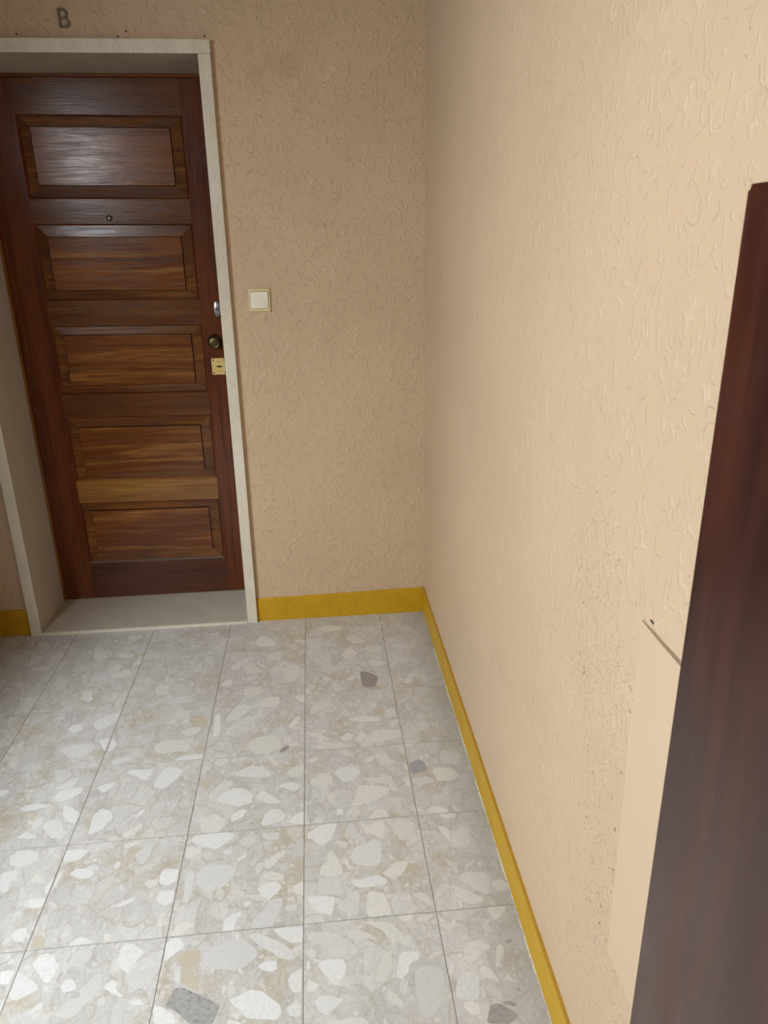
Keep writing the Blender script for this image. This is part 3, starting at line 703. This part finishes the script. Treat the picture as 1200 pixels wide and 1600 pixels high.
# ------------------------------------------------------------------ stone door surround
trim = bpy.data.objects.new('trim_1', None); COL.objects.link(trim); trim['kind'] = 'structure'
def stone(name, x0, x1, y0, y1, z0, z1, mat=M_stone, bv=.0015):
    b = MB(); b.box(x0, x1, y0, y1, z0, z1); b.bevel(bv, 2); return b.build(name, mat, trim)
def jamb(x0, x1, xin):
    """front edge in the paler sawn stone, lining in the greyer face"""
    o = stone('jamb', x0, x1, CY, .30, .001, ZI-.0006)
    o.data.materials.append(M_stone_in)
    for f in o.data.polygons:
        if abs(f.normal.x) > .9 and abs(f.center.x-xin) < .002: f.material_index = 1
jamb(XL, IL, IL); jamb(IR, XR, IR)
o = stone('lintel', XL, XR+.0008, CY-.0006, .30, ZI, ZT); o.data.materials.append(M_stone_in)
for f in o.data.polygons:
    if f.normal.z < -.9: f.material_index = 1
o = stone('threshold', IL-.001+.0012, IR-.0002, CY+.004, .285, .0, .0105, M_stone_in, .001)
o = stone('threshold_edge', XL, IR+.0, CY-.003, CY+.0035, .0, .0098, M_stone, .0012)

# ------------------------------------------------------------------ skirting
def skirting_back(name, x0, x1, h0, h1):
    bm = bmesh.new(); n = max(4, int((x1-x0)/.008)); rows = []
    for k in range(n+1):
        t = k/n; x = x0+(x1-x0)*t; h = h0+(h1-h0)*t+rnd.uniform(-.0007, .0007)
        rows.append([bm.verts.new(q) for q in ((x, 0, .0), (x, 0, h-.002), (x, .0015, h), (x, WY, h+.0005), (x, WY, 0))])
    for A, B_ in zip(rows, rows[1:]):
        for i in range(5): bm.faces.new((A[i], A[(i+1)%5], B_[(i+1)%5], B_[i]))
    bm.faces.new(rows[0]); bm.faces.new(rows[-1][::-1])
    b = MB(); b.bm.free(); b.bm = bm; return b.build(name, M_ochre_back, kind='structure')
skirting_back('baseboard_back', XR, 0.0, .0985, .1085)
skirting_back('baseboard_left', -1.75, XL, .1085, .1085)
bm = bmesh.new(); rows = []; n = 620; wob = 0
for k in range(n+1):
    y = -4.95*k/n; t = min(1, -y/1.78); h = .1085-.0135*t; wob = .8*wob+rnd.uniform(-.0006, .0006); e = rnd.uniform(-.0004, .0004)*(0.4+t)
    rows.append([bm.verts.new(q) for q in ((0, y, 0), (-.0003+e*.3, y, h-.0035+e), (.0012, y, h-.0012+wob), (WX, y, h+wob), (WX, y, 0))])
for A, B_ in zip(rows, rows[1:]):
    for i in range(5): bm.faces.new((A[i], A[(i+1)%5], B_[(i+1)%5], B_[i]))
bm.faces.new(rows[0]); bm.faces.new(rows[-1][::-1])
b = MB(); b.bm.free(); b.bm = bm; base_r = b.build('baseboard_right', M_ochre_side, kind='structure')
base_r.data.materials.append(mat_plain('dirty_ochre_ledge', (0.36, 0.185, 0.006), 0.7, var=.2))
for q in base_r.data.polygons:
    if q.normal.z > .25 and q.center.x > -.0002: q.material_index = 1
bm = bmesh.new(); rows = []
for k in range(420):
    y = -.30-.005*k; w = max(.0006, .0022+rnd.uniform(-.0016, .0016)+.0012*math.sin(k*.13)); 
    rows.append([bm.verts.new(q) for q in ((-w, y, .0002), (-.0005, y, .0012+rnd.random()*.0012), (.0005, y, .0002))])
for A, B_ in zip(rows, rows[1:]):
    for i in range(2): bm.faces.new((A[i], A[i+1], B_[i+1], B_[i]))
b = MB(); b.bm.free(); b.bm = bm; b.build('filler_line', M_caulk, base_r)

# ------------------------------------------------------------------ the door
door = bpy.data.objects.new('door_1', None); COL.objects.link(door); door['kind'] = 'structure'
ZB = .0125
def sh(x, z): return z-.012*(x+1.1)                    # the cross rails run a little out of level
SL, SR = -1.388, -.822                                 # inner edges of the uprights
bm_ = lambda: MB()
b = MB(); b.prism([(-1.5055, YD, ZB), (SL, YD, ZB), (SL+.008, YD+.011, ZB), (SL+.008, YD+.04, ZB), (-1.5055, YD+.04, ZB)],
                  [(-1.5055, YD, 1.982), (SL, YD, 1.982), (SL+.008, YD+.011, 1.982), (SL+.008, YD+.04, 1.982), (-1.5055, YD+.04, 1.982)]); b.build('stile', M_stile, door)
b = MB(); b.prism([(SR, YD, ZB), (-.7245, YD, ZB), (-.7245, YD+.04, ZB), (SR-.008, YD+.04, ZB), (SR-.008, YD+.011, ZB)],
                  [(SR, YD, 1.982), (-.7245, YD, 1.982), (-.7245, YD+.04, 1.982), (SR-.008, YD+.04, 1.982), (SR-.008, YD+.011, 1.982)]); b.build('stile', M_stile, door)
def rail(z0, z1, mat, lo=True, hi=True, dusty=False):
    """cross rail with chamfered edges"""
    d, c = .0055, .010
    sec = [(z0, .0004), (z1, .0004)] + ([(z1+d, c)] if hi else []) + [(z1+(d if hi else 0), .038), (z0-(d if lo else 0), .038)] + ([(z0-d, c)] if lo else [])
    b = MB(); e = .0008
    b.prism([(SL+e, YD+y, sh(SL, z) if (lo or z > z0) and (hi or z < z1) else z) for z, y in sec], [(SR-e, YD+y, sh(SR, z) if (lo or z > z0) and (hi or z < z1) else z) for z, y in sec])
    o = b.build('rail', mat, door)
    if dusty:
        o.data.materials.append(M_dust)
        for q in o.data.polygons:
            if q.normal.z > .3: q.material_index = 1
rail(1.868, 1.982, M_rail, hi=False); rail(1.514, 1.597, M_rail); rail(1.1535, 1.245, M_rail); rail(.8005, .891, M_rail)
rail(.442, .534, M_rail_lt); rail(ZB, .1715, M_rail_dk, lo=False, dusty=True)
PX0, PX1 = -1.380, -.830
for (z0, z1, iz0, iz1) in ((1.602, 1.863, 1.643, 1.8275), (1.250, 1.509, 1.2815, 1.468), (.896, 1.1485, .926, 1.1165), (.539, .7955, .572, .7565), (.1765, .437, .217, .4045)):
    ix0, ix1 = -1.344, -.869; yo, yi, yf = YD+.0110, YD+.0082, YD+.0018
    f = lambda x, y, z: (x, y, sh(x, z))
    b = MB(); b.box(ix0, ix1, yf, YD+.03, iz0, iz1, f)
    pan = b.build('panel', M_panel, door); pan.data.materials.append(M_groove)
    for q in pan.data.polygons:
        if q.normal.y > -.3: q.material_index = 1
    out = [(PX0, z0), (PX1, z0), (PX1, z1), (PX0, z1)]; gv = .0022; inn = [(ix0-gv, iz0-gv), (ix1+gv, iz0-gv), (ix1+gv, iz1+gv), (ix0-gv, iz1+gv)]   # a narrow groove round the raised field
    for k in range(4):
        (ax, az), (bx, bz) = out[k], out[(k+1)%4]; (cx, cz), (dx, dz) = inn[(k+1)%4], inn[k]
        b = MB()
        fr = [f(ax, yo, az), f(bx, yo, bz), f(cx, yi, cz), f(dx, yi, dz)]
        bk = [(p[0], YD+.028, p[2]) for p in fr]
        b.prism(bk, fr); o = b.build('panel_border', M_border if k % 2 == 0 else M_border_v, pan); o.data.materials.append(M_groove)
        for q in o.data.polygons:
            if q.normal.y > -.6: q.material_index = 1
b = MB(); b.box(-1.5155, -1.507, YD-.009, .32, .012, 1.992); b.bevel(.002, 2); b.build('frame_side', M_framewood, door)
b = MB(); b.box(-.723, -.7145, YD-.009, .32, .012, 1.992); b.bevel(.002, 2); b.build('frame_side', M_framewood, door)
M_framehead = mat_wood('orange_brown_hardwood_crosswise', 'x', (0.22, 0.070, 0.013), (0.29, 0.098, 0.018), (0.36, 0.135, 0.028), 0.4)
b = MB(); b.box(-1.507, -.723, YD-.009, .32, 1.9835, 1.9925); b.bevel(.002, 2); b.build('frame_head', M_framehead, door)

b = MB(); b.box(-1.5135, -.7165, YD+.0402, YD+.0425, .0112, 1.9920); b.build('door_backing', M_rail_dk, door)

# door furniture
b = MB(); b.lathe([(0, -.003), (.0105, -.003), (.0105, .003), (.0085, .0045), (.0065, .0045), (.0058, .0025), (0, .0025)], -1.116, 1.533, YD, 28)
spy = b.build('peephole', M_bronze_dk, door, True)
b = MB(); b.lathe([(.0056, .002), (.0045, .0045), (.002, .0058), (0, .006)], -1.116, 1.533, YD, 20); b.build('lens', mat_plain('peephole_lens', (.55, .55, .5), .08, .6), spy, True)
b = MB(); b.lathe([(0, -.003), (.0310, -.003), (.0310, .004), (.0285, .0075), (.024, .0088), (0, .009)], -.7590, 1.206, YD, 40, sx=.43)
esc = b.build('lock_escutcheon', M_chrome, door, True); esc['label'] = 'oval silvery lock escutcheon above the knob'
b = MB(); b.lathe([(.0070, .0085), (.0070, .0105), (0, .0108)], -.7590, 1.2055, YD, 20); cyl = b.build('lock_cylinder', mat_plain('dull_steel', (.22, .22, .22), .35, 1.0), esc, True)
b = MB(); b.box(-.7598, -.7582, YD-.0112, YD-.008, 1.2015, 1.2095); b.build('keyway', M_dark, esc)
for z in (1.227, 1.185):
    b = MB(); b.lathe([(.0028, .0085), (.0024, .0098), (0, .0102)], -.7590, z, YD, 12); b.build('screw', M_bronze_dk, esc, True)
kx, kz = -.7785, 1.083
b = MB(); b.lathe([(0, -.003), (.0280, -.003), (.0280, .003), (.0268, .0062), (.0235, .0085), (.0205, .0075), (.017, .0068), (.012, .009), (.0105, .018), (.0125, .024), (.0185, .0285), (.0205, .033), (.0205, .038), (.0190, .0405), (.0172, .0400), (.0168, .0385), (.012, .0395), (0, .0405)], kx, kz, YD, 40)
kn = b.build('knob', M_bronze, door, True); kn['label'] = 'round aged bronze knob'
px0, px1, pz0, pz1 = -.7995, -.7425, .955, 1.019
b = MB(); b.prism(rrect(px0, px1, pz0, pz1, .004, YD+.001), rrect(px0, px1, pz0, pz1, .004, YD-.0014)); 
pl = b.build('keyhole_plate', M_brass, door); pl['label'] = 'square polished brass keyhole plate'
kcx, kcz = -.7708, .9868
b = MB()
b.prism(rrect(kcx-.0130, kcx+.0130, kcz-.0020, kcz+.0020, .0019, YD-.0005), rrect(kcx-.0130, kcx+.0130, kcz-.0020, kcz+.0020, .0019, YD-.0017))
b.lathe([(.0046, .0012), (.0046, .00175), (0, .00178)], kcx, kcz, YD, 18); b.build('keyhole', M_dark, pl)
for sx_, sz_ in ((px0+.007, pz0+.0075), (px1-.007, pz0+.0075), (px0+.007, pz1-.0075), (px1-.007, pz1-.0075)):
    b = MB(); b.lathe([(.0031, .0012), (.0027, .0021), (0, .0024)], sx_, sz_, YD, 12); b.build('screw', M_bronze_dk, pl, True)
b = MB()
for zc, w in ((pz1-.0135, .020), (pz0+.0135, .022)):
    b.box(kcx-w/2, kcx+w/2, YD-.0015, YD-.0010, zc-.0012, zc+.0012)
b.build('worn_stamping', mat_plain('worn_brass_stamping', (.55, .38, .14), .5, 1.0), pl)

# ------------------------------------------------------------------ the letter over the door
def letter_B():
    cu = bpy.data.curves.new('door_letter', 'CURVE'); cu.dimensions = '2D'; cu.fill_mode = 'BOTH'
    w, h, s = .0320, .0505, .0058
    mid = .0255
    def bowl(x0, z0, z1, xr, n=10):
        r = (z1-z0)/2; r = min(r, xr-x0); pts = []
        rr = min(r, .0125)
        for a in range(n+1):
            t = math.radians(-90+90*a/n); pts.append((xr-rr+rr*math.cos(t), z0+rr+rr*math.sin(t)))
        for a in range(n+1):
            t = math.radians(0+90*a/n); pts.append((xr-rr+rr*math.cos(t), z1-rr+rr*math.sin(t)))
        return pts
    outer = [(0, 0)] + bowl(0, 0, mid+.0012, w) + bowl(0, mid-.0005, h, w-.0030) + [(0, h)]
    def hole(z0, z1, xr): return [(s, z0)] + bowl(s, z0, z1, xr) + [(s, z1)]
    for pts in (outer, hole(s, mid-s/2+.0003, w-s), hole(mid+s/2, h-s, w-.0030-s)):
        sp = cu.splines.new('POLY'); sp.points.add(len(pts)-1); sp.use_cyclic_u = True
        for q, (x, z) in zip(sp.points, pts): q.co = (x, z, 0, 1)
    cu.extrude = .0024; cu.bevel_depth = .0008; cu.bevel_resolution = 1; cu.offset = -.0008
    t = bpy.data.objects.new('tmp', cu); COL.objects.link(t)
    me = bpy.data.meshes.new_from_object(t.evaluated_get(bpy.context.evaluated_depsgraph_get()))
    bpy.data.objects.remove(t); me.materials.clear()
    o = link('door_letter', me, M_letter); o.rotation_euler = (math.pi/2, 0, 0); o.location = (-1.1215, WY-.0032, 2.0620)
    tag(o, 'tarnished bronze letter B fixed to the wall above the door lintel', 'letter')
letter_B()

# ------------------------------------------------------------------ light switch
sw = bpy.data.objects.new('light_switch', None); COL.objects.link(sw); sw.location = (-.5775, WY, 1.2525)
tag(sw, 'square cream light switch on the back wall right of the door', 'light switch')
x0, x1, z0, z1 = -.6150, -.5400, 1.2135, 1.2915
b = MB(); rs = []
for ins, y in ((0, WY), (0, WY-.0050), (.0016, WY-.0078), (.0040, WY-.0086)):
    rs.append(rrect(x0+ins, x1-ins, z0+ins, z1-ins, max(.0075-ins, .002), y))
for k in range(3): b.prism(rs[k], rs[k+1], cap0=(k == 0), cap1=(k == 2))
bmesh.ops.remove_doubles(b.bm, verts=b.bm.verts, dist=1e-6)
local(b.build('switch_frame', M_switch_frame, None, True), sw)
rx0, rx1, rz0, rz1 = x0+.0062, x1-.0072, z0+.0108, z1-.0105
b = MB(); b.prism(rrect(rx0-.0014, rx1+.0014, rz0-.0014, rz1+.0014, .004, WY-.0084), rrect(rx0-.0014, rx1+.0014, rz0-.0014, rz1+.0014, .004, WY-.0088)); local(b.build('switch_gap', mat_plain('switch_gap_shade', (.16, .12, .06), .6)), sw)
b = MB(); A = rrect(rx0, rx1, rz0, rz1, .0030, WY-.0080); B1 = rrect(rx0, rx1, rz0, rz1, .0030, WY-.0108); C1 = rrect(rx0+.0014, rx1-.0014, rz0+.0014, rz1-.0014, .0026, WY-.0120)
C1 = [(p[0], p[1]-.0016*(p[2]-rz0)/(rz1-rz0), p[2]) for p in C1]
b.prism(A, B1, True, False); b.prism(B1, C1, False, True); bmesh.ops.remove_doubles(b.bm, verts=b.bm.verts, dist=1e-6)
rk = local(b.build('rocker', M_switch, None, True), sw)

# ------------------------------------------------------------------ cover plate and slot on the side wall
bm = bmesh.new()
ys = [-1.8740, -1.90, -1.94, -1.98, -2.40]; top = [.9665, .9668, .9672, .9676, .970]; pr = [.0020, .0032, .0050, .0058, .0060]
T_, Bt, Wl = [], [], []
for y, z, q in zip(ys, top, pr):
    T_.append(bm.verts.new((WX-q, y, z))); Bt.append(bm.verts.new((WX-.0001, y-.012, .40))); Wl.append(bm.verts.new((WX+.001, y, z+.0012)))
for k in range(4):
    bm.faces.new((T_[k], T_[k+1], Bt[k+1], Bt[k])); f = bm.faces.new((Wl[k], Wl[k+1], T_[k+1], T_[k])); f.material_index = 1
bm.faces.new((Wl[0], T_[0], Bt[0]))
me = bpy.data.meshes.new('cover_plate'); bmesh.ops.recalc_face_normals(bm, faces=bm.faces); bm.to_mesh(me); bm.free()
me.materials.append(M_plate); me.materials.append(M_grime)
cp = link('cover_plate', me, None)
tag(cp, 'smooth beige painted plate set in the side wall beside the dark wooden panel', 'cover plate')
b = MB(); b.prism([(WX+.001, -1.8975+dy, .9765+dz) for dy, dz in ((.005, .0005), (.001, .003), (-.005, .0015), (-.006, -.001), (0, -.0008))],
                  [(WX-.0006, -1.8975+dy, .9765+dz) for dy, dz in ((.005, .0005), (.001, .003), (-.005, .0015), (-.006, -.001), (0, -.0008))]); b.build('chipped_hole', M_dark, cp)

# ------------------------------------------------------------------ tall dark wooden panel in the foreground
def wood_panel():
    x0, x1, yf, yn, zt, r = -.050, -.002, -2.0725, -2.95, 1.4665, .0045
    pr_ = [(yn, 0), (yf, 0)] + [(yf-r*1.6+r*1.6*math.cos(t), zt-.005+.005*math.sin(t)) for t in (math.radians(90*k/8) for k in range(9))] + [(yn, zt)]
    b = MB(); b.prism([(x1, y, z) for y, z in pr_], [(x0, y, z) for y, z in pr_])
    ed = [e for e in b.bm.edges if abs(e.verts[0].co.x-e.verts[1].co.x) < 1e-6]
    bmesh.ops.bevel(b.bm, geom=ed, offset=.0025, segments=3, profile=.5, affect='EDGES')
    o = b.build('wooden_panel', M_mahog, None, True)
    tag(o, 'tall dark mahogany panel standing against the side wall in the right foreground', 'panel')
wood_panel()

# small white crumb lying on a tile joint
bm = bmesh.new(); bmesh.ops.create_icosphere(bm, subdivisions=2, radius=.0045)
for v in bm.verts: v.co *= rnd.uniform(.7, 1.15); v.co.z *= .5
b = MB(); b.bm.free(); b.bm = bm; o = b.build('plaster_crumb', M_crumb, None, True, loc=(-1.372, -.592, .002))
tag(o, 'tiny white plaster crumb lying on a floor joint left of the threshold', 'crumb')

# old nail holes above the lintel
for x, z in ((-1.252, 2.046), (-.953, 2.041), (-.926, 2.055), (-.690, 2.044)):
    bm = bmesh.new(); bmesh.ops.create_uvsphere(bm, u_segments=10, v_segments=6, radius=.0028)
    for v in bm.verts: v.co.y *= .3
    b = MB(); b.bm.free(); b.bm = bm; b.build('nail_hole', M_dark, wall_back, True, loc=(x, WY, z))
